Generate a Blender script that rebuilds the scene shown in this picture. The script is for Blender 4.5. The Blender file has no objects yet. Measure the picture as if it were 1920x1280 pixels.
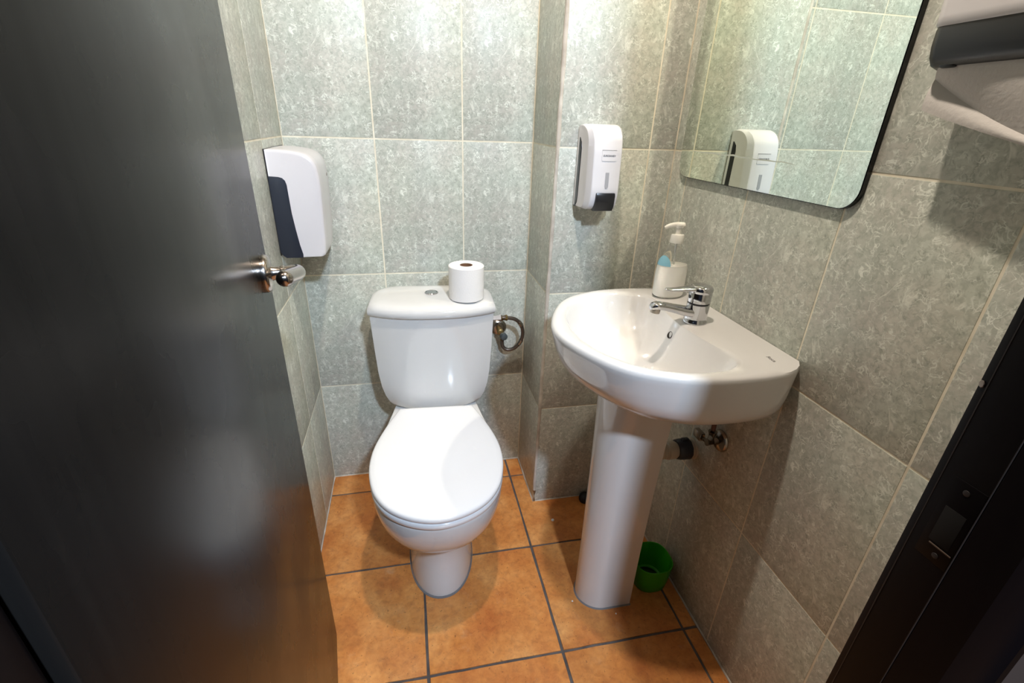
import bpy, bmesh, math, random
from mathutils import Vector, Matrix
random.seed(7)
S = bpy.context.scene
COL = S.collection

# ------------------------------------------------------------------ camera, light, exposure
CAM = Vector((0.3249, -1.5139, 1.2278))
yaw, pitch, roll, fpx = 0.2142, -0.4382, 0.0342, 896.08
cd = bpy.data.cameras.new('camera'); co = bpy.data.objects.new('camera', cd); COL.objects.link(co)
fw = Vector((math.sin(yaw)*math.cos(pitch), math.cos(yaw)*math.cos(pitch), math.sin(pitch)))
rt = Vector((math.cos(yaw), -math.sin(yaw), 0)); up = rt.cross(fw)
r2 = math.cos(roll)*rt + math.sin(roll)*up; u2 = -math.sin(roll)*rt + math.cos(roll)*up
co.matrix_world = Matrix(((r2.x, u2.x, -fw.x, CAM.x), (r2.y, u2.y, -fw.y, CAM.y), (r2.z, u2.z, -fw.z, CAM.z), (0, 0, 0, 1)))
cd.sensor_fit = 'HORIZONTAL'; cd.sensor_width = 36; cd.lens = 36*fpx/1920
cd.shift_x = 5.17/1920; cd.shift_y = 8.31/1920; cd.clip_start = 0.01
S.camera = co

W = bpy.data.worlds.new('corridor ambience'); S.world = W; W.use_nodes = True
bg = W.node_tree.nodes['Background']; bg.inputs[0].default_value = (0.62, 0.72, 1.0, 1); bg.inputs[1].default_value = 0.03

def lamp(name, kind, loc, power, color, size, rot=None):
    l = bpy.data.lights.new(name, kind); l.energy = power; l.color = color
    if kind == 'AREA': l.shape = 'DISK'; l.size = size
    else: l.shadow_soft_size = size
    o = bpy.data.objects.new(name, l); o.location = loc
    if rot: o.rotation_euler = rot
    COL.objects.link(o); return o
a_ = lamp('ceiling_lamp_light', 'SPOT', (0.50, -0.83, 2.385), 67, (1.0, 0.86, 0.72), 0.03)      # warm downlight in the room's ceiling
a_.data.spot_size = math.radians(150); a_.data.spot_blend = .5
c_ = lamp('corridor_lamp_light', 'POINT', (0.715, -2.30, 2.20), 185, (0.66, 0.81, 1.0), 0.06)      # cool lamp in the corridor behind the doorway

S.view_settings.view_transform = 'Standard'; S.view_settings.look = 'None'
S.view_settings.exposure = 0.0; S.view_settings.gamma = 1.0; S.view_settings.use_curve_mapping = False
cy = S.cycles
cy.use_denoising = True; cy.caustics_reflective = True; cy.caustics_refractive = True
cy.blur_glossy = 0.0; cy.sample_clamp_indirect = 0.0; cy.sample_clamp_direct = 0.0
cy.max_bounces = 12; cy.diffuse_bounces = 4; cy.glossy_bounces = 6; cy.transmission_bounces = 10; cy.transparent_max_bounces = 10
cy.use_guiding = True; cy.use_surface_guiding = True; cy.guiding_training_samples = 128

# ------------------------------------------------------------------ materials
def lin(c):
    return tuple(((x/255)/12.92 if x/255 <= .04045 else ((x/255+.055)/1.055)**2.4) for x in c) + (1,)
def mat(name, rgb, rough=.5, metal=0, **kw):
    m = bpy.data.materials.new(name); m.use_nodes = True
    b = m.node_tree.nodes['Principled BSDF']
    b.inputs['Base Color'].default_value = lin(rgb); b.inputs['Roughness'].default_value = rough; b.inputs['Metallic'].default_value = metal
    for k, v in kw.items(): b.inputs[k.replace('_', ' ')].default_value = v
    return m
class NT:
    def __init__(s, m): s.t = m.node_tree; s.n = s.t.nodes; s.b = s.n['Principled BSDF']
    def add(s, typ, **kw):
        n = s.n.new(typ)
        for k, v in kw.items(): setattr(n, k, v)
        return n
    def link(s, a, b): s.t.links.new(a, b)
    def noise(s, vec, scale, detail=3, rough=.5, dist=0):
        n = s.add('ShaderNodeTexNoise'); n.inputs['Scale'].default_value = scale; n.inputs['Detail'].default_value = detail
        n.inputs['Roughness'].default_value = rough; n.inputs['Distortion'].default_value = dist; s.link(vec, n.inputs['Vector']); return n.outputs['Fac']
    def ramp(s, fac, stops):
        r = s.add('ShaderNodeValToRGB'); e = r.color_ramp.elements
        e[0].position, e[0].color = stops[0]; e[1].position, e[1].color = stops[-1]
        for p, c in stops[1:-1]:
            x = e.new(p); x.color = c
        s.link(fac, r.inputs[0]); return r.outputs[0]
    def mix(s, fac, a, b, mode='MIX'):
        m = s.add('ShaderNodeMix', data_type='RGBA', blend_type=mode)
        for sock, v in ((m.inputs[0], fac), (m.inputs[6], a), (m.inputs[7], b)):
            if isinstance(v, (int, float)): sock.default_value = v
            elif isinstance(v, tuple): sock.default_value = v
            else: s.link(v, sock)
        return m.outputs[2]
    def math(s, op, a, b=0.0):
        m = s.add('ShaderNodeMath', operation=op)
        for sock, v in ((m.inputs[0], a), (m.inputs[1], b)):
            if isinstance(v, (int, float)): sock.default_value = v
            else: s.link(v, sock)
        return m.outputs[0]
    def bump(s, h, strength, dist=.001):
        b = s.add('ShaderNodeBump'); b.inputs['Strength'].default_value = strength; b.inputs['Distance'].default_value = dist
        s.link(h, b.inputs['Height']); s.link(b.outputs[0], s.b.inputs['Normal'])
def g(v): return (v, v, v, 1)

def wall_tile_mat():
    m = mat('green grey marbled tile', (178, 184, 170), .28); N = NT(m)
    tc = N.add('ShaderNodeTexCoord'); P = tc.outputs['Object']
    sep = N.add('ShaderNodeSeparateXYZ'); N.link(P, sep.inputs[0])
    # printed tile: a duller left part and a paler band on the right, the same on every tile
    band = N.math('ADD', sep.outputs[0], N.math('MULTIPLY', N.math('SUBTRACT', N.noise(P, 16, 3), .5), .035))
    base = N.ramp(N.math('MULTIPLY', band, 4), [(0, lin((190, 192, 183))), (.1, lin((186, 187, 179))), (.48, lin((184, 185, 177))), (.60, lin((197, 199, 190))), (.85, lin((196, 198, 188))), (1, lin((190, 192, 181)))])
    cloud = N.ramp(N.noise(P, 22, 6, .68), [(.30, g(.88)), (.52, g(1.0)), (.70, g(1.06))])
    col = N.mix(1, base, cloud, 'MULTIPLY')
    hue = N.ramp(N.noise(P, 9, 2), [(.38, (1.02, .985, .97, 1)), (.62, (.975, 1.01, .985, 1))])
    col = N.mix(1, col, hue, 'MULTIPLY')
    # fine squiggly fibres: contour lines of a distorted noise
    def fibre(scale, width, dist, seed, det=1.5):
        mp = N.add('ShaderNodeMapping'); mp.inputs['Location'].default_value = (seed, seed*.7, seed*1.3); N.link(P, mp.inputs['Vector'])
        n = N.noise(mp.outputs[0], scale, det, .55, dist)
        a = N.math('ABSOLUTE', N.math('SUBTRACT', n, .5))
        return N.math('SUBTRACT', 1, N.math('MINIMUM', N.math('DIVIDE', a, width), 1))
    gate = lambda sc, lo, hi: N.ramp(N.noise(P, sc, 2), [(lo, g(0)), (hi, g(1))])
    clump = N.ramp(N.noise(P, 90, 3, .65, .6), [(.38, g(1)), (.56, g(0))])
    col = N.mix(N.math('MULTIPLY', clump, .5), col, lin((152, 157, 146)))
    f1 = fibre(52, .034, .75, 3.1, 2.6); f2 = fibre(76, .045, .6, 8.7, 2.4); f3 = fibre(64, .045, .7, 5.3, 2.4); v = fibre(9, .0085, .7, 11.7, 3.5)
    col = N.mix(N.math('MULTIPLY', N.math('MULTIPLY', f3, gate(50, .46, .60)), .7), col, lin((140, 145, 134)))
    col = N.mix(N.math('MULTIPLY', N.math('MULTIPLY', f1, gate(36, .46, .60)), .95), col, lin((226, 229, 219)))
    col = N.mix(N.math('MULTIPLY', N.math('MULTIPLY', f2, gate(55, .48, .62)), .8), col, lin((218, 222, 211)))
    col = N.mix(N.math('MULTIPLY', N.math('MULTIPLY', v, gate(11, .50, .62)), .85), col, lin((226, 227, 216)))
    N.link(col, N.b.inputs['Base Color'])
    N.bump(N.noise(P, 40, 3), .06, .0006)
    N.link(N.ramp(N.noise(P, 30, 3), [(.3, g(.34)), (.7, g(.44))]), N.b.inputs['Roughness'])
    N.b.inputs['Specular IOR Level'].default_value = .35
    return m
def grout_mat(name, a, b):
    m = mat(name, a, .85); N = NT(m); P = N.add('ShaderNodeTexCoord').outputs['Object']
    N.link(N.ramp(N.noise(P, 25, 4), [(.3, lin(b)), (.65, lin(a))]), N.b.inputs['Base Color']); N.bump(N.noise(P, 300, 2), .3, .0005); return m
def floor_tile_mat():
    m = mat('terracotta floor tile', (196, 132, 76), .42); N = NT(m)
    tc = N.add('ShaderNodeTexCoord'); oi = N.add('ShaderNodeObjectInfo')
    mp = N.add('ShaderNodeVectorMath', operation='ADD'); N.link(tc.outputs['Object'], mp.inputs[0])
    sc = N.add('ShaderNodeVectorMath', operation='SCALE'); cb = N.add('ShaderNodeCombineXYZ')
    N.link(oi.outputs['Random'], cb.inputs[0]); N.link(oi.outputs['Random'], cb.inputs[1]); N.link(cb.outputs[0], sc.inputs[0]); sc.inputs['Scale'].default_value = 37
    N.link(sc.outputs[0], mp.inputs[1]); P = mp.outputs[0]
    col = N.ramp(N.noise(P, 7, 5, .62), [(.28, lin((168, 104, 54))), (.5, lin((190, 134, 76))), (.72, lin((208, 162, 106)))])
    col = N.mix(.55, col, N.ramp(N.noise(P, 55, 4, .65, .6), [(.32, lin((172, 122, 76))), (.5, lin((216, 178, 130))), (.68, lin((236, 210, 172)))]), 'MULTIPLY')
    col = N.mix(1, col, (1.42, 1.40, 1.38, 1), 'MULTIPLY')
    spk = N.ramp(N.noise(P, 130, 2), [(.28, g(1)), (.34, g(0))])
    col = N.mix(N.math('MULTIPLY', spk, .55), col, lin((112, 62, 34)))
    wear = N.ramp(N.noise(P, 12, 6, .7), [(.6, g(0)), (.78, g(1))])
    col = N.mix(N.math('MULTIPLY', wear, .35), col, lin((224, 188, 150)))
    tint = N.add('ShaderNodeHueSaturation'); tint.inputs['Fac'].default_value = 1
    N.link(N.math('ADD', N.math('MULTIPLY', oi.outputs['Random'], .2), .9), tint.inputs['Value']); N.link(col, tint.inputs['Color'])
    N.link(tint.outputs[0], N.b.inputs['Base Color'])
    N.bump(N.noise(P, 45, 5, .6), .35, .002); N.link(N.ramp(N.noise(P, 18, 4), [(.3, g(.36)), (.7, g(.55))]), N.b.inputs['Roughness'])
    return m
def door_mat(name, a, b, rough):
    m = mat(name, a, rough); N = NT(m); tc = N.add('ShaderNodeTexCoord')
    mp = N.add('ShaderNodeMapping'); mp.inputs['Scale'].default_value = (14, 14, .9); N.link(tc.outputs['Object'], mp.inputs['Vector'])
    f = N.noise(mp.outputs[0], 4, 5, .6, .3)
    N.link(N.ramp(f, [(.3, lin(a)), (.7, lin(b))]), N.b.inputs['Base Color'])
    sm = N.noise(tc.outputs['Object'], 5, 4, .6)
    N.link(N.ramp(sm, [(.3, g(rough-.03)), (.7, g(rough+.04))]), N.b.inputs['Roughness'])
    mp2 = N.add('ShaderNodeMapping'); mp2.inputs['Scale'].default_value = (1, 1, .12); N.link(tc.outputs['Object'], mp2.inputs['Vector'])
    N.b.inputs['Specular IOR Level'].default_value = .11; N.bump(N.noise(mp2.outputs[0], 200, 2), .02, .0002); return m
M_tile = wall_tile_mat(); M_grout = grout_mat('cream wall grout', (232, 226, 208), (214, 205, 182))
M_ftile = floor_tile_mat(); M_fgrout = grout_mat('dark grey floor grout', (96, 90, 88), (70, 64, 62))
M_white_grout = grout_mat('white edge mortar', (206, 198, 186), (170, 160, 148))
M_door = door_mat('dark brown door laminate', (21, 20, 20), (29, 28, 27), .27)
M_frame = door_mat('black brown frame paint', (11, 8, 11), (15, 12, 14), .45)
M_frame_edge = mat('worn frame edge', (44, 40, 41), .55)
M_plaster = mat('white ceiling paint', (226, 224, 216), .8)
M_porc = mat('white porcelain', (217, 216, 215), .09, Coat_Weight=.3, Coat_Roughness=.04)
M_seat = mat('white seat plastic', (236, 236, 238), .14)
M_abs = mat('white glossy plastic', (212, 209, 211), .24)
M_dark = mat('dark blue grey plastic', (42, 47, 58), .26)
M_black = mat('black plastic', (28, 28, 31), .3)
M_chrome = mat('chrome', (205, 205, 208), .09, 1)
M_chrome_worn = mat('worn chrome', (168, 160, 150), .24, 1)
M_nickel = mat('satin nickel', (176, 168, 162), .19, 1)
M_steel = mat('dull braided steel', (120, 110, 102), .42, .9)
M_brass = mat('tarnished brass', (150, 128, 84), .4, .9)
M_grey = mat('grey indicator', (158, 158, 162), .3)
M_ink = mat('black print', (40, 40, 46), .5)
M_greyink = mat('grey print', (134, 132, 132), .5)
M_paper = mat('white tissue paper', (238, 235, 232), .95)
M_towel = mat('pale grey paper towel', (196, 192, 188), .95)
M_card = mat('brown cardboard', (120, 86, 62), .9)
M_mirror = mat('mirror silvering', (230, 238, 228), .0, 1)
M_mirror_edge = mat('black mirror edge', (12, 12, 13), .25)
M_pvc = mat('off white waste pipe', (196, 186, 168), .4)
M_rubber = mat('black rubber', (14, 13, 13), .6)
M_green = mat('green plastic', (52, 160, 16), .35, Transmission_Weight=.0)
M_clear = mat('clear bottle plastic', (255, 255, 255), .03, Transmission_Weight=1.0, IOR=1.05)
M_lotion = mat('white lotion', (250, 249, 242), .35)
M_pump = mat('white pump plastic', (232, 230, 222), .3)
M_blue = mat('pale blue sticker', (132, 186, 206), .4)
M_silicone = mat('grey sealant', (120, 116, 116), .6)
for mm, sc_, st in ((M_paper, 260, .5), (M_towel, 180, .6)):
    N = NT(mm); P = N.add('ShaderNodeTexCoord').outputs['Object']; N.bump(N.noise(P, sc_, 3), st, .001)

# ------------------------------------------------------------------ mesh helpers
def obj(name, verts, faces, m, parent=None, smooth=35, loc=None, mats=None):
    me = bpy.data.meshes.new(name); me.from_pydata([tuple(v) for v in verts], [], faces); me.update()
    bm = bmesh.new(); bm.from_mesh(me); bmesh.ops.remove_doubles(bm, verts=bm.verts, dist=1e-6)
    bmesh.ops.recalc_face_normals(bm, faces=bm.faces); bm.to_mesh(me); bm.free()
    return link(name, me, m, parent, smooth, loc)
def link(name, me, m, parent=None, smooth=35, loc=None):
    if m and not me.materials: me.materials.append(m)
    if smooth:
        me.polygons.foreach_set('use_smooth', [True]*len(me.polygons)); me.set_sharp_from_angle(angle=math.radians(smooth))
    o = bpy.data.objects.new(name, me); COL.objects.link(o)
    if parent: o.parent = parent
    if loc: o.location = loc
    return o
def empty(name, loc, rz=0):
    o = bpy.data.objects.new(name, None); o.location = loc; o.rotation_euler = (0, 0, rz); o.empty_display_size = .05; COL.objects.link(o); return o
def tag(o, label=None, cat=None, group=None, kind=None):
    for k, v in (('label', label), ('category', cat), ('group', group), ('kind', kind)):
        if v: o[k] = v
    return o
def merge(*parts):
    V, F = [], []
    for v, f in parts:
        k = len(V); V += list(v); F += [tuple(i+k for i in q) for q in f]
    return V, F
def loft(rings, cap0=True, cap1=True, closed=True):
    n = len(rings[0]); V = [p for r in rings for p in r]; F = []
    for i in range(len(rings)-1):
        for j in range(n if closed else n-1):
            a, b = i*n+j, i*n+(j+1) % n
            F.append((a, b, b+n, a+n))
    if cap0: F.append(tuple(range(n))[::-1])
    if cap1: F.append(tuple(range((len(rings)-1)*n, len(rings)*n)))
    return V, F
def box(x0, x1, y0, y1, z0, z1, bev=0, seg=2):
    bm = bmesh.new(); bmesh.ops.create_cube(bm, size=1)
    for v in bm.verts: v.co = Vector(((x0+x1)/2+v.co.x*(x1-x0), (y0+y1)/2+v.co.y*(y1-y0), (z0+z1)/2+v.co.z*(z1-z0)))
    if bev: bmesh.ops.bevel(bm, geom=list(bm.edges), offset=bev, segments=seg, profile=.5, affect='EDGES')
    V = [tuple(v.co) for v in bm.verts]; bm.verts.index_update(); F = [tuple(v.index for v in f.verts) for f in bm.faces]; bm.free(); return V, F
def frame(t):
    t = Vector(t).normalized(); a = Vector((0, 0, 1)) if abs(t.z) < .9 else Vector((1, 0, 0))
    u = t.cross(a).normalized(); return u, u.cross(t).normalized()
def tube(path, r, n=16, caps=True):
    P = [Vector(p) for p in path]; rings = []; u = None
    for i, p in enumerate(P):
        t = (P[min(i+1, len(P)-1)]-P[max(i-1, 0)]).normalized()
        if u is None: u, v = frame(t)
        else:
            u = (u-t*u.dot(t)).normalized(); v = t.cross(u)
        rr = r[i] if isinstance(r, (list, tuple)) else r
        rings.append([p+(u*math.cos(2*math.pi*k/n)+v*math.sin(2*math.pi*k/n))*rr for k in range(n)])
    return loft(rings, caps, caps)
def lathe(c, axis, prof, n=32, caps=True):
    """prof: (distance along axis, radius)"""
    c = Vector(c); t = Vector(axis).normalized(); u, v = frame(t)
    return loft([[c+t*h+(u*math.cos(2*math.pi*k/n)+v*math.sin(2*math.pi*k/n))*max(r, 1e-4) for k in range(n)] for h, r in prof], caps, caps)
def spline(pts, n=8):
    P = [Vector(p) for p in pts]; P = [2*P[0]-P[1]]+P+[2*P[-1]-P[-2]]; out = []
    for i in range(1, len(P)-2):
        for k in range(n):
            t = k/n; a, b, c, d = P[i-1], P[i], P[i+1], P[i+2]
            out.append(.5*((2*b)+(c-a)*t+(2*a-5*b+4*c-d)*t*t+(3*b-a-3*c+d)*t**3))
    out.append(P[-2]); return out
def prism(poly, f0, f1, bev=0, seg=3):
    """poly of 2-D points, f0/f1 map a 2-D point to the two end faces; optional bevel on both end outlines"""
    n = len(poly); V = [f0(p) for p in poly]+[f1(p) for p in poly]
    F = [tuple(range(n))[::-1], tuple(range(n, 2*n))]+[(i, (i+1) % n, n+(i+1) % n, n+i) for i in range(n)]
    if bev:
        bm = bmesh.new(); vs = [bm.verts.new(v) for v in V]
        for f in F: bm.faces.new([vs[i] for i in f])
        bm.edges.ensure_lookup_table(); bm.faces.ensure_lookup_table()
        ends = set(bm.faces[0].edges[:])|set(bm.faces[1].edges[:])
        bmesh.ops.bevel(bm, geom=list(ends), offset=bev, segments=seg, profile=.5, affect='EDGES')
        bm.verts.index_update(); V = [tuple(v.co) for v in bm.verts]; F = [tuple(v.index for v in f.verts) for f in bm.faces]; bm.free()
    return V, F
def rrect(w, h, r, n=6):
    out = []
    for cx, cz, a0 in ((w/2-r, h/2-r, 0), (-w/2+r, h/2-r, 90), (-w/2+r, -h/2+r, 180), (w/2-r, -h/2+r, 270)):
        for k in range(n+1):
            a = math.radians(a0+90*k/n); out.append((cx+r*math.cos(a), cz+r*math.sin(a)))
    return out
def polar(poly, c, n=72):
    """resample a closed outline by angle about c"""
    out = []; m = len(poly)
    for k in range(n):
        a = 2*math.pi*k/n; dx, dy = math.cos(a), math.sin(a); best = None
        for i in range(m):
            x0, y0 = poly[i][0]-c[0], poly[i][1]-c[1]; x1, y1 = poly[(i+1) % m][0]-c[0], poly[(i+1) % m][1]-c[1]
            ex, ey = x1-x0, y1-y0; den = dx*ey-dy*ex
            if abs(den) < 1e-12: continue
            t = (x0*ey-y0*ex)/den; s = (x0*dy-y0*dx)/den
            if t > 0 and -1e-9 <= s <= 1+1e-9 and (best is None or t > best): best = t
        out.append((c[0]+dx*best, c[1]+dy*best))
    return out
def smooth_poly(pts, n=6):
    m = len(pts); out = []
    for i in range(m):
        a, b, c, d = (Vector(pts[(i+k) % m]) for k in (-1, 0, 1, 2))
        for k in range(n):
            t = k/n; out.append(tuple(.5*((2*b)+(c-a)*t+(2*a-5*b+4*c-d)*t*t+(3*b-a-3*c+d)*t**3)))
    return out

# ------------------------------------------------------------------ room shell
XR, XP, DP, YF, CEIL = 1.0362, 0.7065, 0.2484, -1.245, 2.40
ROWS = [0, .3878, .7804, 1.1730, 1.5656, 1.9582, CEIL]; TH = .3926; TW = .25
tile_cache = {}
def wall(name, V, F): return tag(obj(name, V, F, M_grout, None, 0), kind='structure')
def tile_wall(root, origin, u, cols, gap=.0040):
    """cols: (u0, u1, u of the full tile's left edge). Tiles' faces lie on the wall plane, the grout 0.9 mm behind."""
    u = Vector(u); y = Vector((0, 0, 1)).cross(u)
    for (a, b, ref) in cols:
        for i in range(len(ROWS)-1):
            z0, z1 = ROWS[i], ROWS[i+1]; zr = z1-TH if i == 0 else z0
            key = tuple(round(q, 4) for q in (a-ref, b-ref, z0-zr, z1-zr))
            if key not in tile_cache:
                v, f = box(key[0]+gap/2, key[1]-gap/2, 0, .006, key[2]+gap/2, key[3]-gap/2)
                bm = bmesh.new(); vs = [bm.verts.new(p) for p in v]
                for q in f: bm.faces.new([vs[k] for k in q])
                fe = [e for e in bm.edges if all(abs(p.co.y) < 1e-6 for p in e.verts)]
                bmesh.ops.bevel(bm, geom=fe, offset=.0009, segments=2, profile=.5, affect='EDGES')
                me = bpy.data.meshes.new('tile'); bm.to_mesh(me); bm.free(); me.materials.append(M_tile); tile_cache[key] = me
            o = link('tile', tile_cache[key], None, root, 40)
            p = Vector(origin)+u*ref+Vector((0, 0, zr))
            n = -y; j = random.uniform(-.00012, .00012)
            p = p+n*j
            o.matrix_local = Matrix(((u.x, y.x, 0, p.x), (u.y, y.y, 0, p.y), (u.z, y.z, 1, p.z), (0, 0, 0, 1)))
G = .0009
wl = wall('wall_left', *box(-.12, -G, -1.372, .12, -.02, CEIL+.02))
tile_wall(wl, (0, 0, 0), (0, 1, 0), [(-.2073, 0, -.2073), (-.4573, -.2073, -.4573), (-.7073, -.4573, -.7073), (-.9573, -.7073, -.9573), (-1.2073, -.9573, -1.2073), (-1.372, -1.2073, -1.4573)])
wb = wall('wall_back', *box(0, XP+.12, G, .12, -.02, CEIL+.02))
tile_wall(wb, (0, 0, 0), (1, 0, 0), [(0, .2441, -.0059), (.2441, .4941, .2441), (.4941, XP, .4941)])
ps = wall('wall_pier_left', *box(XP+G, XP+.03, -DP+G, 0, -.02, CEIL+.02))
tile_wall(ps, (XP, 0, 0), (0, -1, 0), [(0, DP-.003, 0)])
pf = wall('wall_pier_front', *box(XP+.03, XR+.12, -DP+G, 0, -.02, CEIL+.02))
tile_wall(pf, (0, -DP, 0), (1, 0, 0), [(.7118, .9618, .7118), (.9618, XR, .9618)])
wr = wall('wall_right', *box(XR+G, XR+.12, YF-.11, -DP, -.02, CEIL+.02))
tile_wall(wr, (XR, 0, 0), (0, -1, 0), [(DP, .3264, .0764), (.3264, .5764, .3264), (.5764, .8264, .5764), (.8264, 1.0764, .8264), (1.0764, 1.245, 1.0764)])
# worn mortar bead on the outer corner of the pier
pth = [(XP+.0035+random.uniform(-.0006, .0006), -DP+.0035+random.uniform(-.0006, .0006), z*.05) for z in range(0, 46)]
tag(obj('trim_1', *tube(pth, [.0056+random.uniform(-.0012, .0008) for _ in pth], 10), M_white_grout), kind='structure')

# floor: dark grout bed with single terracotta tiles
fl = tag(obj('floor', *box(-.0, XR, -3.0, 0, -.06, -.0025), M_fgrout, None, 0), kind='structure')
fxs = [-.03, .3108, .6515, .9922, 1.3329]; fys = [.238-.0003, -.1030, -.4437, -.7844, -1.1251, -1.4658, -1.8065, -2.1472, -2.4879, -2.83]
FG = .0072
for i in range(4):
    for j in range(len(fys)-1):
        x0, x1, y0, y1 = max(fxs[i]+FG/2, .003), min(fxs[i+1]-FG/2, XR-.004), fys[j+1]+FG/2, min(fys[j]-FG/2, -.003)
        cells = [(x0, x1, y0, y1)]
        if y0 > -DP and i == 2: cells = [(x0, XP-.004, y0, y1)]
        elif y0 > -DP and i == 3: continue
        elif y1 > -DP-.001 and i == 2: cells = [(x0, XP-.004, -DP, y1), (x0, x1, y0, -DP-.003)]
        elif y1 > -DP-.001 and i == 3: cells = [(x0, x1, y0, -DP-.003)]
        if i == 2 and len(cells) == 2:      # L-shaped tile cut round the pier
            poly = [(x0, y0), (x1, y0), (x1, -DP-.003), (XP-.004, -DP-.003), (XP-.004, y1), (x0, y1)]
        else:
            a, b, c, d = cells[0]; poly = [(a, c), (b, c), (b, d), (a, d)]
        # slightly uneven edges
        pts = []
        for k in range(len(poly)):
            p, q = Vector(poly[k]), Vector(poly[(k+1) % len(poly)]); m_ = max(1, int((q-p).length/.04))
            nrm = Vector((-(q-p).y, (q-p).x)).normalized()
            for s in range(m_):
                w = p.lerp(q, s/m_)+(nrm*random.uniform(-.0007, .0007) if s else nrm*0); pts.append((w.x, w.y))
        cxy = (sum(p[0] for p in poly)/len(poly), sum(p[1] for p in poly)/len(poly))
        loc = pts[:]; zj = random.uniform(-.0004, .0003)
        v, f = prism([(p[0]-cxy[0], p[1]-cxy[1]) for p in loc], lambda p: (p[0], p[1], -.007), lambda p: (p[0], p[1], 0), 0)
        bm = bmesh.new(); vs = [bm.verts.new(p) for p in v]
        for q in f: bm.faces.new([vs[k] for k in q])
        bmesh.ops.bevel(bm, geom=[e for e in bm.edges if all(p.co.z > -1e-6 for p in e.verts)], offset=.0016, segments=2, profile=.5, affect='EDGES')
        bmesh.ops.recalc_face_normals(bm, faces=bm.faces)
        me = bpy.data.meshes.new('floor_tile'); bm.to_mesh(me); bm.free()
        link('floor_tile', me, M_ftile, fl, 40, (cxy[0], cxy[1], zj))
# whitish mortar line where the walls meet the floor
bead = []
for a, b in (((0, 0), (0, -1.2)), ((0, 0), (XP, 0)), ((XP, 0), (XP, -DP)), ((XP, -DP), (XR, -DP)), ((XR, -DP), (XR, -1.2))):
    n_ = int((Vector(b)-Vector(a)).length/.03)
    bead.append(tube([(a[0]+(b[0]-a[0])*k/n_, a[1]+(b[1]-a[1])*k/n_, -.001+random.uniform(-.0008, .0008)) for k in range(n_+1)], [.0032+random.uniform(-.0008, .0012) for _ in range(n_+1)], 8))
tag(obj('trim_2', *merge(*bead), M_white_grout), kind='structure')
tag(obj('ceiling', *box(-.12, XR+.12, YF-.11, .12, CEIL, CEIL+.1), M_plaster, None, 0), kind='structure')
# front wall around the doorway
DX0, DX1, DH, YO = .150, .800, 2.03, YF-.105
tag(obj('wall_front', *merge(box(-.12, DX0-.03, -1.50, -1.372, 0, CEIL), box(DX1+.03, XR+.12, YO, YF, 0, CEIL), box(-.12, DX1+.03, YO-.03, YF, DH+.03, CEIL)), M_plaster, None, 0), kind='structure')

tag(obj('trim_6', *box(.803, XR+.12, YO-.006, YO, 0, CEIL), mat('brown outer wall', (66, 52, 45), .8), None, 0), kind='structure')
# ------------------------------------------------------------------ door frame
def jamb(name, sgn, xin):
    """rebated jamb; xin = face of the rebate, sgn = +1 when the wood runs to larger x"""
    X = lambda a: xin+sgn*a
    poly = [(X(0), YF-.008), (X(.008), YF), (X(.07), YF), (X(.07), YF+.012), (X(.075), YF+.012), (X(.075), YF),
            (X(.04), YF-.02), (X(.04), YO-.004), (X(.022), YO-.018), (X(.004), YO-.018), (X(-.006), YO-.010), (X(-.012), YO+.004), (X(-.012), YF-.0545), (X(-.010), YF-.0525), (X(0), YF-.0525)]
    poly = [(X(0), YF-.010), (X(.003), YF-.002), (X(.008), YF), (X(.05), YF), (X(.05), -1.353), (X(.012), -1.353), (X(-.004), -1.345), (X(-.012), -1.334), (X(-.012), YF-.0550), (X(-.0105), YF-.0525), (X(0), YF-.0525)]
    return tag(obj(name, *prism(poly, lambda p: (p[0], p[1], 0), lambda p: (p[0], p[1], DH+.03)), M_frame, None, 30), kind='structure')
jr = jamb('trim_3', 1, .790)
jl = tag(obj('trim_4', *box(.128, .181, -1.50, -1.370, 0, DH+.03, .004), M_frame), kind='structure')
tag(obj('trim_5', *box(.16, .79, YO-.012, YF, DH, DH+.05, .003), M_frame), kind='structure')
# worn arris lines, strike plate with its recess, screw
obj('worn_edge', *tube([(.7905, YF-.0098, z*.1) for z in range(0, 21)], [.0011+random.uniform(-.0004, .0004) for _ in range(21)], 6), M_frame_edge, jr)
obj('worn_edge', *tube([(.7782, YF-.0535, z*.1) for z in range(0, 21)], [.0005+random.uniform(-.0002, .0002) for _ in range(21)], 6), M_frame_edge, jr)
sp = obj('strike_plate', *box(.7896, .7905, YF-.047, YF-.018, .865, .955, .0003), M_frame, jr)
obj('strike_hole', *box(.7894, .7900, YF-.042, YF-.024, .885, .925, .0002), mat('dark bolt hole', (4, 3, 4), .9), sp)
obj('strike_scratch', *box(.7888, .7897, YF-.046, YF-.026, .8815, .8829, .0003), mat('scratch', (92, 78, 68), .5), sp)  # thin sliver that draws the scratch across the plate
obj('screw', *lathe((.7898, YF-.033, .946), (-1, 0, 0), [(0, .0030), (.0006, .0028), (.0008, .002)], 14), M_frame_edge, sp)
obj('screw', *lathe((.7898, YF-.035, .873), (-1, 0, 0), [(0, .0030), (.0006, .0028), (.0008, .002)], 14), M_frame_edge, sp)
obj('glint_disc', *lathe((.7915, YF-.0045, 1.040), (-1, .5, 0), [(0, .0035), (.0004, .003), (.0006, .001)], 7), M_steel, jr)  # small steel disc added to stand for a metallic glint on the arris

# ------------------------------------------------------------------ door leaf, opened inwards past 90 degrees
hx, hy = .1853, -1.3660; lx, ly = .0820, -.6400
ddir = Vector((lx-hx, ly-hy, 0)); DL = ddir.length; ddir.normalize(); dang = math.atan2(ddir.y, ddir.x)
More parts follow.
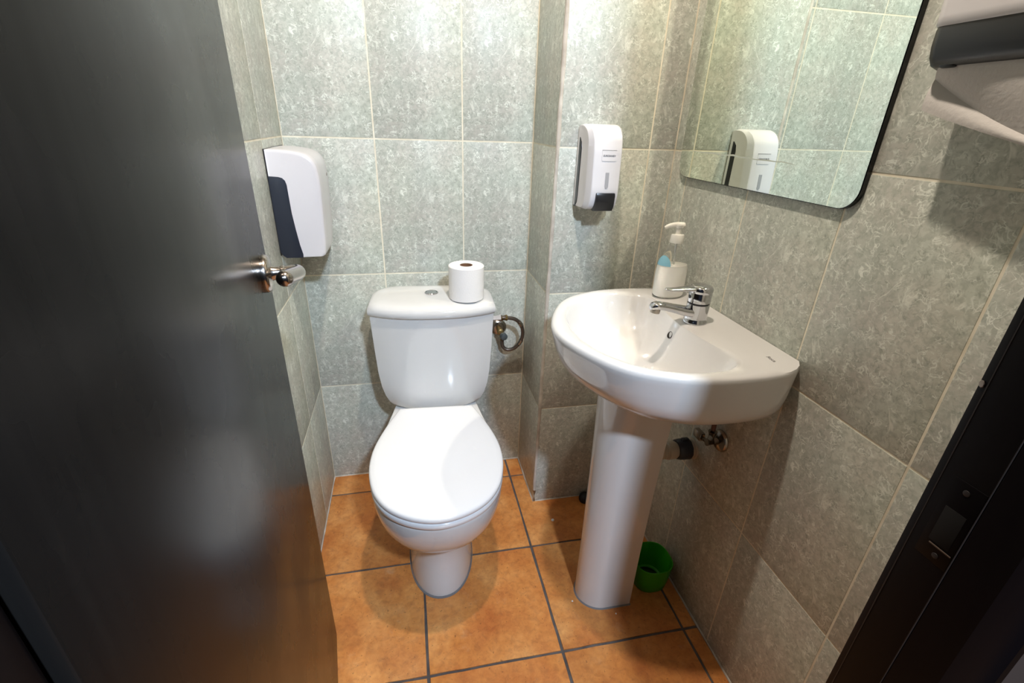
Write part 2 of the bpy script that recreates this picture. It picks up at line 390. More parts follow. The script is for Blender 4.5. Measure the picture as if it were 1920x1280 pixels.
# local frame: x from hinge to latch edge, y away from the room (the visible face is y = 0, facing -y)
dr = obj('door_1', *box(0, DL, 0, .036, .008, DH-.005, .0016), M_door)
dr.location = (hx, hy, 0); dr.rotation_euler = (0, 0, dang)
tag(dr, 'dark brown flush door standing open along the left wall', kind='structure')
hcx, hz = DL-.066, .994
hd = obj('door_handle', *lathe((hcx, 0, hz), (0, -1, 0), [(0, .0305), (.004, .0308), (.008, .0302), (.0105, .028), (.0115, .0235), (.013, .0125), (.018, .0108), (.026, .0105), (.028, .0122), (.031, .0122), (.033, .0105), (.046, .0105)], 40), M_nickel, dr)
lev = spline([(hcx+.001, -.034, hz), (hcx+.006, -.043, hz+.0005), (hcx+.002, -.0505, hz+.001), (hcx-.012, -.0530, hz+.002), (hcx-.04, -.0500, hz+.007), (hcx-.075, -.0440, hz+.014), (hcx-.096, -.0405, hz+.018)], 6)
nl = len(lev); lr = [(.0102 if i < 8 else .0100+.0022*math.sin((i-8)/(nl-8)*math.pi*.62)) for i in range(nl)]
tp = lev[-1]; d_ = (lev[-1]-lev[-2]).normalized(); rr = lr[-1]
for a in (20, 40, 60, 75, 88):
    lev.append(tp+d_*rr*math.sin(math.radians(a))); lr.append(rr*math.cos(math.radians(a)))
obj('lever', *tube(lev, lr, 20), M_nickel, hd)

# ------------------------------------------------------------------ toilet
T = empty('toilet', (.390, 0, 0), math.radians(-3.0))
tag(T, 'white close-coupled toilet with closed lid against the tiled back wall', 'toilet')
def egg(hw, yf, yb, ym, hb, n=56, e=2.2):
    """closed outline: half ellipse in front of ym, taper to half width hb at yb"""
    pts = []
    for k in range(n//2+1):
        a = math.pi*k/(n//2); c, s = math.cos(a), math.sin(a)
        pts.append((hw*math.copysign(abs(c)**(2/e), c), ym-(ym-yf)*abs(s)**(2/e)))
    m_ = n//4
    left = []
    for k in range(1, m_+1):
        t = k/m_; w = hw+(hb-hw)*(t*t*(3-2*t)); left.append((-w, ym+(yb-ym)*t))
    pts += left+[(-hb*(1-2*k/8), yb) for k in range(1, 8)]+[(-x, y) for x, y in left[::-1]]
    return pts
secs = [(0, .094, -.575, -.13, -.40, .088), (.012, .0935, -.575, -.13, -.40, .088), (.05, .0915, -.568, -.13, -.40, .088), (.10, .0895, -.560, -.12, -.40, .088), (.160, .0895, -.558, -.10, -.40, .088),
        (.176, .0935, -.564, -.08, -.40, .09), (.189, .103, -.577, -.07, -.41, .095), (.209, .121, -.602, -.06, -.42, .10), (.234, .140, -.628, -.05, -.43, .105), (.263, .156, -.655, -.04, -.45, .11), (.298, .167, -.677, -.03, -.46, .115), (.335, .172, -.688, -.02, -.47, .12), (.368, .1735, -.692, -.02, -.47, .12), (.380, .172, -.690, -.02, -.47, .12), (.384, .168, -.685, -.023, -.47, .118)]
rings = []
for z, hw, yf, yb, ym, hb in secs: rings.append([Vector((x, y, z)) for x, y in egg(hw, yf, yb, ym, hb, e=2.15)])
bowl = obj('bowl', *loft(rings), M_porc, T, 50)
obj('sealant', *loft([[Vector((x*s, (y+.35)*s-.35, z)) for x, y in egg(.096, -.577, -.13, -.40, .09, e=2.15)] for s, z in ((.98, -.001), (1.018, -.001), (1.012, .0015), (.99, .003))], False, False), M_silicone, bowl)
LID = [(-.112, -.232), (-.146, -.33), (-.168, -.417), (-.1735, -.49), (-.1655, -.555), (-.147, -.61), (-.112, -.657), (-.06, -.690), (0, -.703)]
lid_full = LID+[(-x, y) for x, y in LID[-2::-1]]
lid_poly = [tuple(p)[:2] for p in spline([(x, y, 0) for x, y in lid_full], 6)]
lid_poly += [(.112-.224*k/8, -.232) for k in range(1, 8)]
cen = (0, -.46)
def lidrings(spec): return [[Vector((cen[0]+(x-cen[0])*s, cen[1]+(y-cen[1])*s, z)) for x, y in lid_poly] for s, z in spec]
obj('seat', *loft(lidrings([(.95, .3845), (.985, .3848), (.998, .388), (1.0, .394), (.997, .400), (.985, .4025)])), M_seat, T, 50)
obj('seat_lid', *loft(lidrings([(.96, .4035), (.985, .404), (.998, .4065), (1.002, .411), (.999, .4158), (.988, .4192), (.965, .4212), (.90, .4225), (.7, .4238), (.4, .4245), (.1, .4247)])), M_seat, T, 50)
for sx in (-.075, .075): obj('hinge', *tube([(sx-.022, -.226, .398), (sx+.022, -.226, .398)], .009, 16), M_seat, T)
def drect(hw, yb, ys, yf, rb, n=10):
    """cistern plan: straight back with rounded corners, sides, bowed front"""
    P = []
    for k in range(n+1):
        a = math.pi/2*k/n; P.append((hw-rb+rb*math.sin(a), yb-rb+rb*math.cos(a)))
    rf = .035
    fr = []
    m_ = 16
    for k in range(m_+1):
        t = k/m_; x = hw*(1-2*t); fr.append((x, ys+(yf-ys)*(1-abs(x/hw)**2.6)))
    P += fr
    P += [(-x, y) for x, y in P[n::-1]]
    P += [((-hw+rb)*(1-2*k/6), yb) for k in range(1, 6)]
    return P
crs = [(.386, .118, -.060, -.160, -.196), (.388, .124, -.05, -.165, -.201), (.397, .134, -.04, -.172, -.205), (.412, .1445, -.034, -.177, -.208), (.435, .155, -.030, -.180, -.211), (.47, .164, -.028, -.184, -.214), (.52, .170, -.027, -.188, -.219), (.60, .1745, -.026, -.192, -.226), (.70, .1785, -.025, -.196, -.233), (.7125, .179, -.025, -.196, -.234)]
cist = obj('cistern', *loft([[Vector((x, y, z)) for x, y in drect(hw, yb, ys, yf, .05)] for z, hw, yb, ys, yf in crs]), M_porc, T, 50)
lr_ = [(.7135, .1775, -.026, -.195, -.232), (.7145, .1815, -.022, -.200, -.240), (.719, .1835, -.019, -.203, -.2445), (.729, .184, -.018, -.204, -.2455), (.738, .1825, -.020, -.202, -.2425), (.7445, .177, -.026, -.196, -.234), (.7485, .166, -.036, -.184, -.220), (.7505, .148, -.055, -.166, -.198), (.7515, .10, -.085, -.14, -.165)]
cl = obj('cistern_lid', *loft([[Vector((x, y, z)) for x, y in drect(hw, yb, ys, yf, min(.075, (yb-ys)*.8))] for z, hw, yb, ys, yf in lr_]), M_porc, T, 50)
obj('button_collar', *lathe((-.002, -.118, .7505), (0, 0, 1), [(0, .0205), (.0028, .0205), (.0042, .0192), (.0043, .0165), (.0025, .016)], 36), M_chrome, cl)
obj('flush_button', *lathe((-.002, -.118, .7508), (0, 0, 1), [(0, .0155), (.0032, .0155), (.0042, .0145), (.0044, .008), (.0042, .002)], 36), M_chrome, cl)

# water supply of the cistern
H = empty('supply_hose', (.612, 0, .575)); tag(H, 'braided steel hose curling from a wall valve to the toilet cistern', 'hose')
L = lambda p: (p[0]-.612, p[1], p[2]-.575)
obj('escutcheon', *lathe(L((.612, -.0003, .578)), (0, -1, 0), [(0, .029), (.003, .029), (.008, .025), (.011, .016), (.012, .010)], 32), M_chrome_worn, H)
vb = obj('angle_valve', *merge(lathe(L((.612, -.010, .578)), (0, -1, 0), [(0, .009), (.022, .009), (.024, .011), (.040, .011), (.042, .008)], 20), tube([L((.616, -.034, .572)), L((.620, -.036, .545))], .008, 16)), M_brass, H)
obj('valve_knob', *lathe(L((.6185, -.046, .567)), (.25, -1, -.1), [(0, .009), (.004, .0125), (.018, .012), (.020, .009)], 12), mat('grey valve knob', (86, 92, 92), .4), H)
hose = spline([L(p) for p in ((.620, -.036, .548), (.623, -.037, .520), (.640, -.040, .507), (.664, -.046, .516), (.682, -.055, .545), (.685, -.066, .582), (.673, -.080, .618), (.650, -.092, .642), (.620, -.099, .651), (.596, -.101, .652))], 8)
obj('hose', *tube(hose, .0062, 14), M_steel, H)
ri = 44
for k in (28, 46): obj('ferrule', *tube(hose[k:k+6], .0075, 14), M_chrome_worn, H)
obj('hose_nut', *tube([L((.622, -.0985, .651)), L((.598, -.101, .652))], .0105, 6), M_brass, H)
obj('inlet_nut', *tube([L((.600, -.101, .652)), L((.5665, -.101, .652))], .0125, 12), M_abs, H)

# toilet roll on the cistern
RX, RY, RZ = .482, -.170, .7522
Rr = empty('toilet_roll', (RX, RY, RZ)); tag(Rr, 'white toilet paper roll standing on the cistern lid', 'toilet paper')
ro, rc, hh = .0515, .0175, .098
prof = [(0.0, rc+.001), (0, ro-.002), (.002, ro)]+[(hh*t, ro+.0003*math.sin(t*40)) for t in (.15, .3, .395, .4, .405, .55, .7, .85)]+[(hh-.002, ro), (hh, ro-.002)]+[(hh+.0004*(-1)**k, ro-.002-(ro-rc-.003)*k/12) for k in range(1, 12)]+[(hh, rc+.001)]
obj('paper', *lathe((0, 0, 0), (0, 0, 1), prof, 56, False), M_paper, Rr, 40)
obj('cardboard_core', *lathe((0, 0, 0), (0, 0, 1), [(.0005, rc-.001), (.0005, rc+.0008), (hh-.001, rc+.0008), (hh-.001, rc-.001), (.0005, rc-.001)], 40, False), M_card, Rr)
obj('loose_end', *loft([[Vector(((ro+.0009)*math.cos(a), (ro+.0009)*math.sin(a), z)) for z in (.001, hh-.001)] for a in [math.radians(-150+d) for d in range(0, 95, 6)]], False, False, False), M_paper, Rr)

# ------------------------------------------------------------------ washbasin on its pedestal
BY = -.630; BZ = .835
B = empty('washbasin', (XR, BY, 0)); tag(B, 'white porcelain washbasin on a pedestal against the right wall', 'washbasin')
out_half = [(0, .205), (.012, .221), (.035, .237), (.065, .246), (.11, .251), (.17, .252), (.22, .2475), (.26, .237), (.30, .219), (.334, .197), (.365, .162), (.39, .118), (.408, .075), (.420, .035), (.424, 0)]
oh = [tuple(p)[:2] for p in spline([(d, h, 0) for d, h in out_half], 4)]
outer = [(d, h) for d, h in oh]+[(d, -h) for d, h in oh[-2::-1]]
in_half = [(.134, 0), (.130, .05), (.121, .11), (.112, .155), (.116, .188), (.145, .2105), (.19, .2185), (.24, .2145), (.29, .194), (.33, .161), (.36, .114), (.378, .06), (.3835, 0)]
ih = [tuple(p)[:2] for p in spline([(d, h, 0) for d, h in in_half], 4)]
inner = [(d, h) for d, h in ih]+[(d, -h) for d, h in ih[-2:0:-1]]
C0 = (.235, 0); NB = 96
po, pi_ = polar(outer, C0, NB), polar(inner, C0, NB)
BV = lambda d, y, z: Vector((-d, y, z))
def oring(sd, sy, z, inset=0):
    r = []
    for d, y in po: r.append(BV(max(d*sd, .0006), y*sy, z))
    return r
def iring(s, z, c=(.238, 0), push=0):
    r = []
    for d, y in pi_:
        r.append(BV(c[0]+(d-c[0])*s, c[1]+(y-c[1])*s, z))
    return r
def mid(t, z):
    return [BV(a[0]*(1-t)+b[0]*t, a[1]*(1-t)+b[1]*t, z) for a, b in zip(po, pi_)]
rs = [oring(.34, .34, .690), oring(.5, .50, .690), oring(.66, .66, .695), oring(.78, .80, .706), oring(.87, .895, .722), oring(.925, .945, .742), oring(.957, .970, .765), oring(.980, .985, .792), oring(.993, .996, .814), oring(1.0, 1.0, .824),
      oring(.998, .998, .8305), oring(.990, .990, .8345), mid(.28, .8362), mid(.6, .8358), mid(.88, .8345), iring(.995, .832), iring(.978, .8265), iring(.955, .815), iring(.92, .797), iring(.87, .775), iring(.79, .754), iring(.67, .737), iring(.50, .724), iring(.32, .716), iring(.16, .712), iring(.10, .711)]
bas = obj('basin', *loft(rs), M_porc, B, 60)
obj('drain', *lathe((-.238, 0, .7108), (0, 0, 1), [(0, .022), (.0022, .0215), (.003, .018), (.0005, .016), (-.002, .001)], 32), M_chrome, bas)
of = obj('overflow_hole', *lathe((-.1405, .018, .799), (-.9, 0, .35), [(-.004, .0075), (.0015, .0085), (.0022, .0078), (.0004, .0068), (-.003, .001)], 24), mat('overflow dark', (46, 40, 36), .5), bas)
pr_ = [Vector((-.001, 0, 0))]
def ped(a, b, z, cx=-.232, xb=-.158):
    pts = []
    for k in range(25):
        t = math.pi*k/24; pts.append(Vector((cx-a*math.sin(t), b*math.cos(t), z)))
    pts = [Vector((xb, b, z))]+pts+[Vector((xb, -b, z))]
    return pts
pz = [(0, .066, .0605), (.02, .0655, .060), (.2, .0645, .062), (.4, .064, .068), (.55, .064, .076), (.65, .065, .084), (.70, .067, .089)]
obj('pedestal', *loft([ped(a, b, z) for z, a, b in pz]), M_porc, B, 40)
obj('sealant', *loft([ped(a, b, z, xb=-.156) for z, a, b in ((-.001, .07, .0645), (.0025, .0675, .062), (.004, .065, .06))], False, False), M_silicone, B)

def text(body, size, name, m, mw, parent, shear=0):
    c = bpy.data.curves.new(name, 'FONT'); c.body = body; c.size = size; c.align_x = 'CENTER'; c.align_y = 'CENTER'; c.extrude = .0001; c.shear = shear; c.offset = .0
    t = bpy.data.objects.new(name, c); COL.objects.link(t)
    dg = bpy.context.evaluated_depsgraph_get(); me = bpy.data.meshes.new_from_object(t.evaluated_get(dg)); bpy.data.objects.remove(t); bpy.data.curves.remove(c)
    me.name = name; me.materials.clear(); o = link(name, me, m, parent, 0); o.matrix_local = mw; return o
# small maker's mark printed on the deck corner: reads from the front of the basin
text('Roca', .0115, 'maker_mark', M_greyink, Matrix(((0, 1, 0, -.052), (-1, 0, 0, -.192), (0, 0, 1, .8366), (0, 0, 0, 1))), bas)

# single-lever tap
TX, TY = .942, -.624
Tp = empty('basin_tap', (TX, TY, .8355)); tag(Tp, 'chrome single-lever mixer tap on the washbasin deck', 'tap')
body = lathe((0, 0, 0), (0, 0, 1), [(0, .0262), (.004, .0262), (.006, .0246), (.012, .0238), (.04, .0243), (.0435, .0243), (.0445, .0222), (.047, .0222), (.048, .0243), (.068, .0247), (.0705, .0238)], 40)
obj('body', *body, M_chrome, Tp, 40)
obj('gap_ring', *lathe((0, 0, .0432), (0, 0, 1), [(0, .0232), (.005, .0232)], 32), M_black, Tp)
sp_r = []
for x, z, w, h in ((-.004, .022, .019, .012), (-.03, .0265, .0165, .0105), (-.055, .033, .0145, .0095), (-.08, .0392, .0135, .0088), (-.098, .0422, .0128, .0084), (-.108, .0415, .0115, .0072), (-.1135, .0385, .007, .0045)):
    sp_r.append([Vector((x, w*math.copysign(abs(math.cos(a))**.7, math.cos(a)), z+h*math.copysign(abs(math.sin(a))**.7, math.sin(a)))) for a in [2*math.pi*k/20 for k in range(20)]])
spo = obj('spout', *loft(sp_r), M_chrome, Tp, 50)
obj('aerator', *lathe((-.1005, 0, .037), (-.12, 0, -1), [(0, .0105), (.004, .0108), (.011, .0105), (.0115, .009), (.009, .0085)], 24), M_chrome_worn, spo)
cap = lathe((0, 0, .070), (0, 0, 1), [(0, .0244), (.003, .0255), (.009, .0251), (.013, .0225), (.0155, .017), (.0168, .008), (.017, .001)], 40)
lv = []
for x, z, w, h in ((-.002, .076, .017, .0065), (-.022, .0778, .0145, .0062), (-.042, .0775, .0118, .0048), (-.06, .0768, .0098, .0040), (-.074, .0772, .0088, .0034), (-.082, .0782, .0066, .0028), (-.086, .079, .003, .0014)):
    lv.append([Vector((x, w*math.cos(a), z+h*math.sin(a))) for a in [2*math.pi*k/18 for k in range(18)]])
lvo = obj('lever', *merge(cap, loft(lv)), M_chrome, Tp, 50)
obj('temperature_dot', *lathe((-.0241, 0, .060), (-1, 0, 0), [(0, .0042), (.0012, .004), (.0016, .002)], 16), M_black, Tp)

# pump bottle
PX, PY = .966, -.452
Pb = empty('soap_bottle', (PX, PY, .8366)); tag(Pb, 'half-empty clear pump bottle of white soap standing behind the tap', 'bottle')
def ov(a, b, z, n=36): return [Vector((a*math.cos(2*math.pi*k/n), b*math.sin(2*math.pi*k/n), z)) for k in range(n)]
shell = [(0, .036, .025), (.003, .0395, .0285), (.010, .0405, .0295), (.06, .0405, .0295), (.075, .0395, .029), (.09, .036, .0275), (.105, .0285, .0235), (.118, .019, .018), (.126, .0145, .0145), (.138, .0135, .0135)]
sh = obj('bottle', *loft([ov(a, b, z) for z, a, b in shell], True, False), M_clear, Pb, 60)
obj('liquid', *loft([ov(a-.0015, b-.0015, z) for z, a, b in [(.0015, .036, .025), (.004, .039, .028), (.010, .0405, .0295), (.06, .0405, .0295), (.074, .0396, .029), (.082, .038, .0284)]]), M_lotion, Pb, 60)
lab = []
for f in (0, .25, .5, .75, 1):
    row = []
    for d in range(0, 91, 6):
        t = math.radians(150+d); z = .082+.024*math.sqrt(max(0.0, 1-((d-45)/45.5)**2))*f
        a_, b_ = next((a0+(a1-a0)*(z-z0)/(z1-z0), b0+(b1-b0)*(z-z0)/(z1-z0)) for (z0, a0, b0), (z1, a1, b1) in zip(shell, shell[1:]) if z0 <= z <= z1)
        row.append(Vector(((a_+.0005)*math.cos(t), (b_+.0005)*math.sin(t), z)))
    lab.append(row)
obj('blue_sticker', *loft(lab, False, False, False), M_blue, Pb, 60)
obj('neck_collar', *lathe((0, 0, .136), (0, 0, 1), [(0, .0155), (.002, .0162), (.018, .0156), (.0205, .0145), (.021, .006)], 32), M_pump, Pb)
obj('dip_tube', *tube([(0, 0, .136), (.002, 0, .07), (.006, 0, .012)], .003, 10), M_pump, Pb)
ph = [Vector(p) for p in spline([(.012, -.003, .1775), (0, 0, .1790), (-.014, .002, .1785), (-.026, .004, .1755), (-.034, .005, .171)], 5)]
obj('pump_head', *merge(lathe((0, 0, .155), (0, 0, 1), [(0, .006), (.017, .006), (.018, .0085), (.024, .0105), (.027, .0095), (.028, .005)], 24), tube(ph, [.0075-.0035*i/(len(ph)-1) for i in range(len(ph))], 14)), M_pump, Pb)

# ------------------------------------------------------------------ pipes under the basin
Vv = empty('angle_valve', (XR, -.690, .547)); tag(Vv, 'small chrome angle valve with hose on the wall under the washbasin', 'valve')
obj('escutcheon', *lathe((0, 0, 0), (-1, 0, 0), [(.0003, .0275), (.003, .0275), (.008, .024), (.011, .014), (.012, .009)], 32), M_chrome_worn, Vv)
obj('body', *merge(tube([(-.008, 0, 0), (-.040, 0, 0)], .0095, 16), tube([(-.030, 0, 0), (-.030, 0, .030)], .0105, 12)), M_chrome_worn, Vv)
obj('handle', *merge(tube([(-.034, .003, -.002), (-.036, .024, -.006)], .006, 12), box(-.043, -.029, .022, .052, -.015, .007, .003)), M_chrome_worn, Vv)
obj('flexible_hose', *tube(spline([(-.030, 0, .026), (-.030, .002, .07), (-.034, .008, .12), (-.05, .02, .17)], 6), .0055, 12), mat('dark red hose', (92, 62, 56), .5), Vv)
WY, WZ = -.592, .452
Wp = empty('waste_pipe', (XR, WY, WZ)); tag(Wp, 'pale waste pipe with dark collar running into the wall behind the pedestal', 'pipe')
cor = [(x*.004, .0205+(.0018 if x % 2 else 0)) for x in range(0, 22)]
obj('pipe', *lathe((-.048, 0, 0), (-1, 0, 0), [(0, .021), (.006, .0245), (.026, .0245), (.028, .021)]+[(.03+h, r) for h, r in cor], 28), M_pvc, Wp)
obj('collar', *merge(lathe((-.012, 0, 0), (-1, 0, 0), [(0, .029), (.004, .030), (.030, .0285), (.036, .026)], 10), box(-.036, -.018, -.005, .005, .026, .034, .001)), M_dark, Wp)
obj('pipe_stub', *lathe((-.0003, 0, 0), (-1, 0, 0), [(0, .030), (.004, .030), (.006, .024), (.02, .024)], 28), M_pvc, Wp)

# ------------------------------------------------------------------ mirror
MD = .009
Mi = empty('wall_mirror', (XR, -.576, 1.113)); tag(Mi, 'rounded frameless mirror with thin black edge on the right wall', 'mirror')
MH, MW = .74, .556
poly = [(x, z+MH/2) for x, z in rrect(MW, MH, .036, 8)]
obj('back_panel', *prism(poly, lambda p: (-.0006, p[0], p[1]), lambda p: (-MD+.001, p[0], p[1])), M_mirror_edge, Mi, 30)
poly2 = [(x, z+MH/2) for x, z in rrect(MW-.003, MH-.003, .0345, 8)]
obj('glass', *prism(poly2, lambda p: (-MD+.001, p[0], p[1]), lambda p: (-MD-.0004, p[0], p[1])), M_mirror, Mi, 20)

# pale ragged wear streak across the lower silvering
spts = [(-.349, 1.1765), (-.400, 1.1752), (-.440, 1.1764), (-.480, 1.1750), (-.515, 1.1770), (-.540, 1.1745), (-.562, 1.1752), (-.590, 1.1735), (-.628, 1.1745), (-.650, 1.1738), (-.665, 1.1750), (-.701, 1.1725)]
up_, lo_ = [], []
for i_, (y_, z_) in enumerate(spts):
    w_ = (.0004, .0010, .0014, .0010, .0018, .0013, .0016, .0009, .0013, .0008, .0009, .0003)[i_]
    up_.append(Vector((-MD-.0004, y_+.576, z_-1.113+w_))); lo_.append(Vector((-MD-.0004, y_+.576, z_-1.113-w_)))
ringp = up_+lo_[::-1]
obj('wear_streak', *prism([(v.y, v.z) for v in ringp], lambda p: (-MD-.0003, p[0], p[1]), lambda p: (-MD-.0008, p[0], p[1])), mat('worn silvering', (186, 194, 184), .6), Mi, 0)
# ------------------------------------------------------------------ wall soap dispenser
SX, SZ = .8095, 1.029
Sd = empty('soap_dispenser', (SX, -DP, SZ)); tag(Sd, 'small white liquid soap dispenser with black push bar on the wall by the mirror', 'soap dispenser')
def side_profile(pts, n=5): return [tuple(p)[:2] for p in spline([(a, b, 0) for a, b in pts], n)]
# (u out of the wall, z)
sp_ = side_profile([(.004, .1985), (.02, .2005), (.045, .1985), (.068, .189), (.083, .172), (.0885, .152)], 5)+side_profile([(.0905, .14), (.094, .08), (.095, .045), (.089, .018), (.076, .004), (.055, 0)], 5)+[(.004, 0)]
def cover(prof, wb, wf, ch):
    """rings across the width: chamfered flanks that narrow towards the front"""
    rings = []
    for s in (-1, 1):
        pass
    us = max(p[0] for p in prof)
    def W(u): return wb-(wb-wf)*(u/us)**1.4
    ks = [(-1, .66), (-.995, .74), (-.985, .80), (-.80, .985), (-.76, .998), (-.70, 1), (0, 1), (.70, 1), (.76, .998), (.80, .985), (.985, .80), (.995, .74), (1, .66)]
    zc = .098
    for k, s in ks:
        rings.append([Vector((k*W(u), -max(min(u, .006), u*s), zc+(z-zc)*(1-(1-s)*.16))) for u, z in prof])
    return loft(rings)
obj('cover', *cover(sp_, .0490, .0445, .01), M_abs, Sd, 22)
bp = [(.0003, .006), (.0003, .165), (.006, .172), (.018, .170), (.028, .160), (.031, .145), (.031, .03), (.028, .012), (.02, .002), (.006, 0)]
obj('back_plate', *prism(bp, lambda p: (-.0484, -p[0], p[1]), lambda p: (.0484, -p[0], p[1]), .001, 2), M_black, Sd, 40)
fy = -.0955
pb = [(.088, .046), (.099, .0445), (.1015, .038), (.098, .012), (.092, .001), (.080, -.0015), (.07, .0), (.07, .045)]
obj('push_bar', *prism(pb, lambda p: (-.0225, -p[0], p[1]), lambda p: (.0275, -p[0], p[1]), .0018, 2), M_black, Sd, 40)
def fu(z): return .0908+(.14-z)/.06*.0032        # front face distance at height z
def plate(name, poly, proud, m, parent, th=.0012):
    return obj(name, *prism(poly, lambda p: (p[0], -(fu(p[1])-th), p[1]), lambda p: (p[0], -(fu(p[1])+proud), p[1])), m, parent, 30)
win = [(-.0045, .093), (-.0045, .060), (-.003, .0565), (0, .055), (.003, .0565), (.0045, .060), (.0045, .093)]
plate('level_window', [(x+.0028, z) for x, z in win], .0009, M_grey, Sd)
lp = plate('name_plate', [(x+.0035, z+.131) for x, z in rrect(.037, .024, .002, 3)], .0008, M_abs, Sd)
obj('plate_groove', *prism([(-.015, .1434), (.022, .1434), (.022, .1442), (-.015, .1442)], lambda p: (p[0], -.088, p[1]), lambda p: (p[0], -.0917, p[1])), M_greyink, lp, 0)
text('EUROSANEX', .0064, 'brand_lettering', M_ink, Matrix(((.86, 0, 0, .0035), (0, -.053*1, -1, -(fu(.131)+.0012)), (0, 1, -.053, .131), (0, 0, 0, 1))), lp, .25)

# ------------------------------------------------------------------ paper dispenser on the left wall
Ld = empty('paper_dispenser', (0, -.1175, .895)); tag(Ld, 'white paper dispenser with dark side panel high on the left wall by the corner', 'paper dispenser')
pf_ = side_profile([(.002, .2565), (.03, .2570), (.06, .2545), (.085, .2490), (.103, .2390), (.1135, .2210), (.1175, .195)], 5)+side_profile([(.118, .17), (.1165, .12), (.1145, .07), (.1125, .03), (.109, .004)], 4)+[(.104, 0), (.06, -.001), (.014, .0), (.002, .015)]
HWd = .0975
rings = []
for k, ins in ((-1, .0080), (-.988, .0040), (-.965, .0012), (-.93, .0002), (-.6, 0), (0, -.001), (.6, 0), (.90, .0008), (.955, .0035), (.985, .008), (1, .0135)):
    r = []
    for u, z in pf_:
        uu = max(.002, u-ins*min(1, u/.05)-(.006*max(0, k)**2)); zz = z-(ins*min(1, u/.01)*max(0, (z-.2)/.057) if z > .2 else 0)
        r.append(Vector((uu, k*HWd, zz)))
    rings.append(r)
obj('cover', *loft(rings), M_abs, Ld, 45)
dp = [(.0015, .014), (.0015, .197)]+[(.024, .1955), (.033, .193), (.0385, .187), (.041, .177), (.0415, .15), (.0425, .11), (.046, .07), (.0505, .03), (.055, .006), (.054, -.0025), (.014, -.0025), (.006, .004)]
for sgn, nm in ((-1, 'side_panel'), (1, 'side_panel')):
    obj(nm, *prism(dp, lambda p: (p[0], sgn*(HWd-.004), p[1]), lambda p: (p[0], sgn*(HWd+.0012), p[1]), .0006, 2), M_dark, Ld, 40)
obj('back_plate', *prism([(.0003, .004), (.0003, .2575), (.003, .2575), (.003, .004)], lambda p: (p[0], -HWd-.0008, p[1]), lambda p: (p[0], HWd+.0008, p[1])), M_black, Ld, 30)
obj('paper_slot', *box(.03, .10, -.08, .08, -.0022, .0005, .0005), M_black, Ld)
obj('lock', *lathe((.1150, .035, .19), (1, 0, 0), [(0, .004), (.0024, .004), (.0028, .002)], 14), M_steel, Ld)

# ------------------------------------------------------------------ paper towel dispenser on the right wall
Rd = empty('paper_towel_dispenser', (XR, -1.060, 1.302)); tag(Rd, 'large white and black paper towel dispenser on the right wall beside the mirror', 'paper towel dispenser')
HWr = .118
def rprof(k): return k
cp = side_profile([(.004, .300), (.04, .302), (.066, .292), (.080, .268), (.0855, .23), (.086, .15), (.0845, .09), (.082, .046)], 5)+[(.080, .044), (.02, .044), (.004, .044)]
rings = []
for k, s in ((-1, .80), (-.985, .90), (-.95, .965), (-.88, .995), (0, 1), (.88, .995), (.95, .965), (.985, .90), (1, .80)):
    rings.append([Vector((-(u*s if u > .005 else u), k*HWr, z if z < .2 else .2+(z-.2)*(.7+.3*s))) for u, z in cp])
obj('cover', *loft(rings), M_abs, Rd, 45)
lw = [(.0006, .045), (.079, .045), (.0805, .040), (.080, .024), (.077, .012), (.071, .004), (.060, .0005), (.05, .004), (.03, .002), (.012, .006), (.0006, .016)]
rings = []
for k, s in ((-.985, .80), (-.97, .90), (-.94, .965), (-.87, .995), (0, 1), (.87, .995), (.94, .965), (.97, .90), (.985, .80)):
    rings.append([Vector((-(u*s if u > .005 else u), k*HWr, z)) for u, z in lw])
obj('lower_tray', *loft(rings), M_black, Rd, 40)
obj('tray_tab', *box(-.070, -.058, .080, .100, .0005, .012, .003), M_black, Rd)
# the hanging sheet, folded once across a slanting crease
def sheet(grid, th, m, name, parent):
    R = len(grid); Cn = len(grid[0]); V = [Vector(p) for r in grid for p in r]
    nrm = []
    for i in range(R):
        for j in range(Cn):
            a = Vector(grid[min(i+1, R-1)][j])-Vector(grid[max(i-1, 0)][j]); b = Vector(grid[i][min(j+1, Cn-1)])-Vector(grid[i][max(j-1, 0)])
            nrm.append(a.cross(b).normalized())
    n = R*Cn; V2 = [v+w*th for v, w in zip(V, nrm)]; F = []
    for i in range(R-1):
        for j in range(Cn-1):
            a = i*Cn+j; F += [(a, a+1, a+Cn+1, a+Cn), (n+a, n+a+Cn, n+a+Cn+1, n+a+1)]
    edge = [(0, j) for j in range(Cn)]+[(i, Cn-1) for i in range(1, R)]+[(R-1, j) for j in range(Cn-2, -1, -1)]+[(i, 0) for i in range(R-2, 0, -1)]
    ids = [i*Cn+j for i, j in edge]
    F += [(ids[k], ids[(k+1) % len(ids)], n+ids[(k+1) % len(ids)], n+ids[k]) for k in range(len(ids))]
    return obj(name, V+V2, F, m, parent, 60)
PT = empty('paper_towel', (.955, -1.06, 1.31)); tag(PT, 'pale folded paper towel hanging out of the dispenser on the right wall', 'paper towel')
q = lambda x, y, z: Vector((x-.955, y+1.06, z-1.31))
top0, top1 = q(.970, -.964, 1.313), q(.970, -1.165, 1.304)
cr0, cr1, cr2 = q(.986, -.946, 1.293), q(.986, -1.040, 1.232), q(.984, -1.165, 1.204)
lo0, lo1, lo2 = q(.978, -.949, 1.2575), q(.981, -1.025, 1.2320), q(.983, -1.165, 1.2015)
def qb(a, b, c, t): return a*(1-t)**2+2*b*t*(1-t)+c*t*t
NR = 14
gr1 = [[top0.lerp(top1, j/NR).lerp(qb(cr0, cr1, cr2, j/NR), i/8)+Vector((-.004*math.sin(math.pi*i/8), 0, 0)) for j in range(NR+1)] for i in range(9)]
sheet(gr1, .0006, M_towel, 'upper_fold', PT)
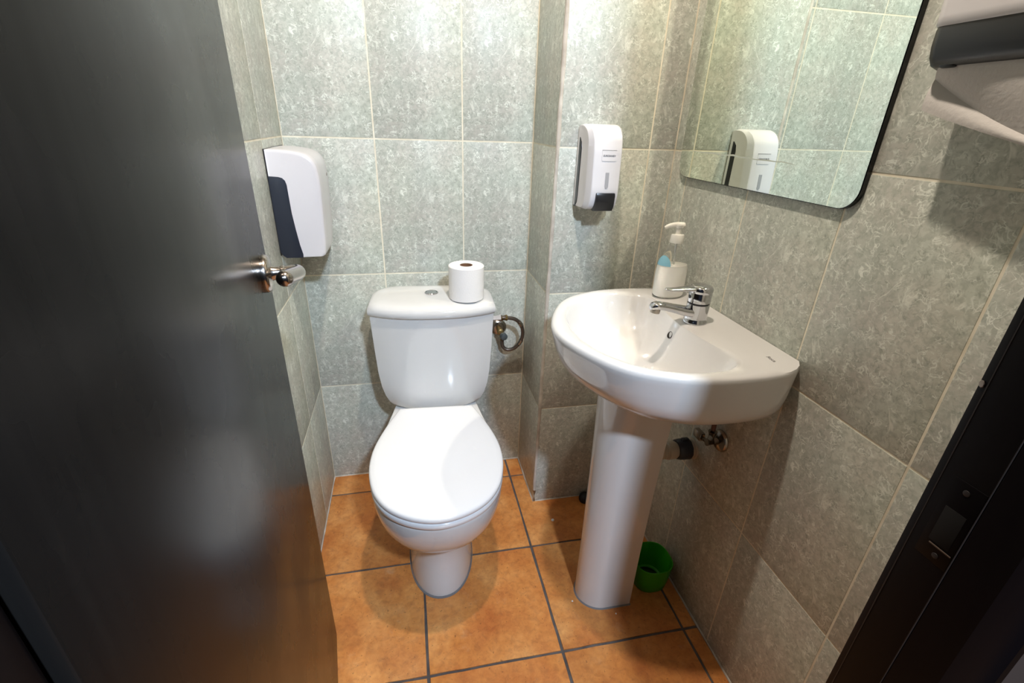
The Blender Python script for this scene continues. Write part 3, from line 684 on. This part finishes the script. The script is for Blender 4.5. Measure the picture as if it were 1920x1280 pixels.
gr2 = [[qb(cr0, cr1, cr2, j/NR).lerp(qb(lo0, lo1, lo2, j/NR), i/6)+Vector((-.003*math.sin(math.pi*i/6), 0, 0)) for j in range(NR+1)] for i in range(7)]
sheet(gr2, .0006, M_towel, 'lower_fold', PT)

# ------------------------------------------------------------------ green cup, plug and scraps on the floor
Gc = empty('green_cup', (.966, -.622, 0)); tag(Gc, 'green plastic cup on the floor behind the pedestal', 'cup')
sq = lambda r, z, e=2.6, n=40: [Vector((r*math.copysign(abs(math.cos(t))**(2/e), math.cos(t)), r*math.copysign(abs(math.sin(t))**(2/e), math.sin(t)), z)) for t in [2*math.pi*k/n for k in range(n)]]
obj('cup', *loft([sq(.044, .0), sq(.047, .003), sq(.051, .03), sq(.056, .088), sq(.0565, .091), sq(.0555, .0925), sq(.054, .091), sq(.0485, .03), sq(.044, .008), sq(.040, .006)]), M_green, Gc, 40)
obj('cup_floor_disc', *lathe((0, 0, .0065), (0, 0, 1), [(0, .034), (.006, .034), (.008, .030), (.003, .028)], 28), mat('dark green cup floor', (22, 58, 12), .5), Gc)  # darker disc lying on the cup's inside floor
Kn = obj('floor_stopper', *lathe((0, 0, 0), (0, 0, 1), [(0, .019), (.004, .021), (.014, .022), (.024, .019), (.030, .012), (.032, .003)], 24), M_rubber, None, 40, (.892, -.226-.05, 0))
tag(Kn, 'small black rubber stopper on the floor at the pier foot behind the pedestal', 'door stop')
for (x, y), r, lab in (((.751, -.349), .0058, 'white paper crumb on the floor tile near the pier foot, left of the pedestal'), ((.721, -.653), .0026, 'tiny white paper crumb on the floor close in front of the pedestal, to its left'), ((.829, -.711), .0024, 'tiny white paper crumb on the floor at the near foot of the pedestal')):
    pts = [(r*(.7+.5*random.random())*math.cos(a), r*(.6+.4*random.random())*math.sin(a)) for a in [2*math.pi*k/9 for k in range(9)]]
    o = obj('paper_crumb', *prism(pts, lambda p: (p[0], p[1], 0), lambda p: (p[0]*.8, p[1]*.8, r*.6)), M_paper, None, 40, (x, y, .0004))
    tag(o, lab, 'paper scrap', 'paper crumbs on the floor')
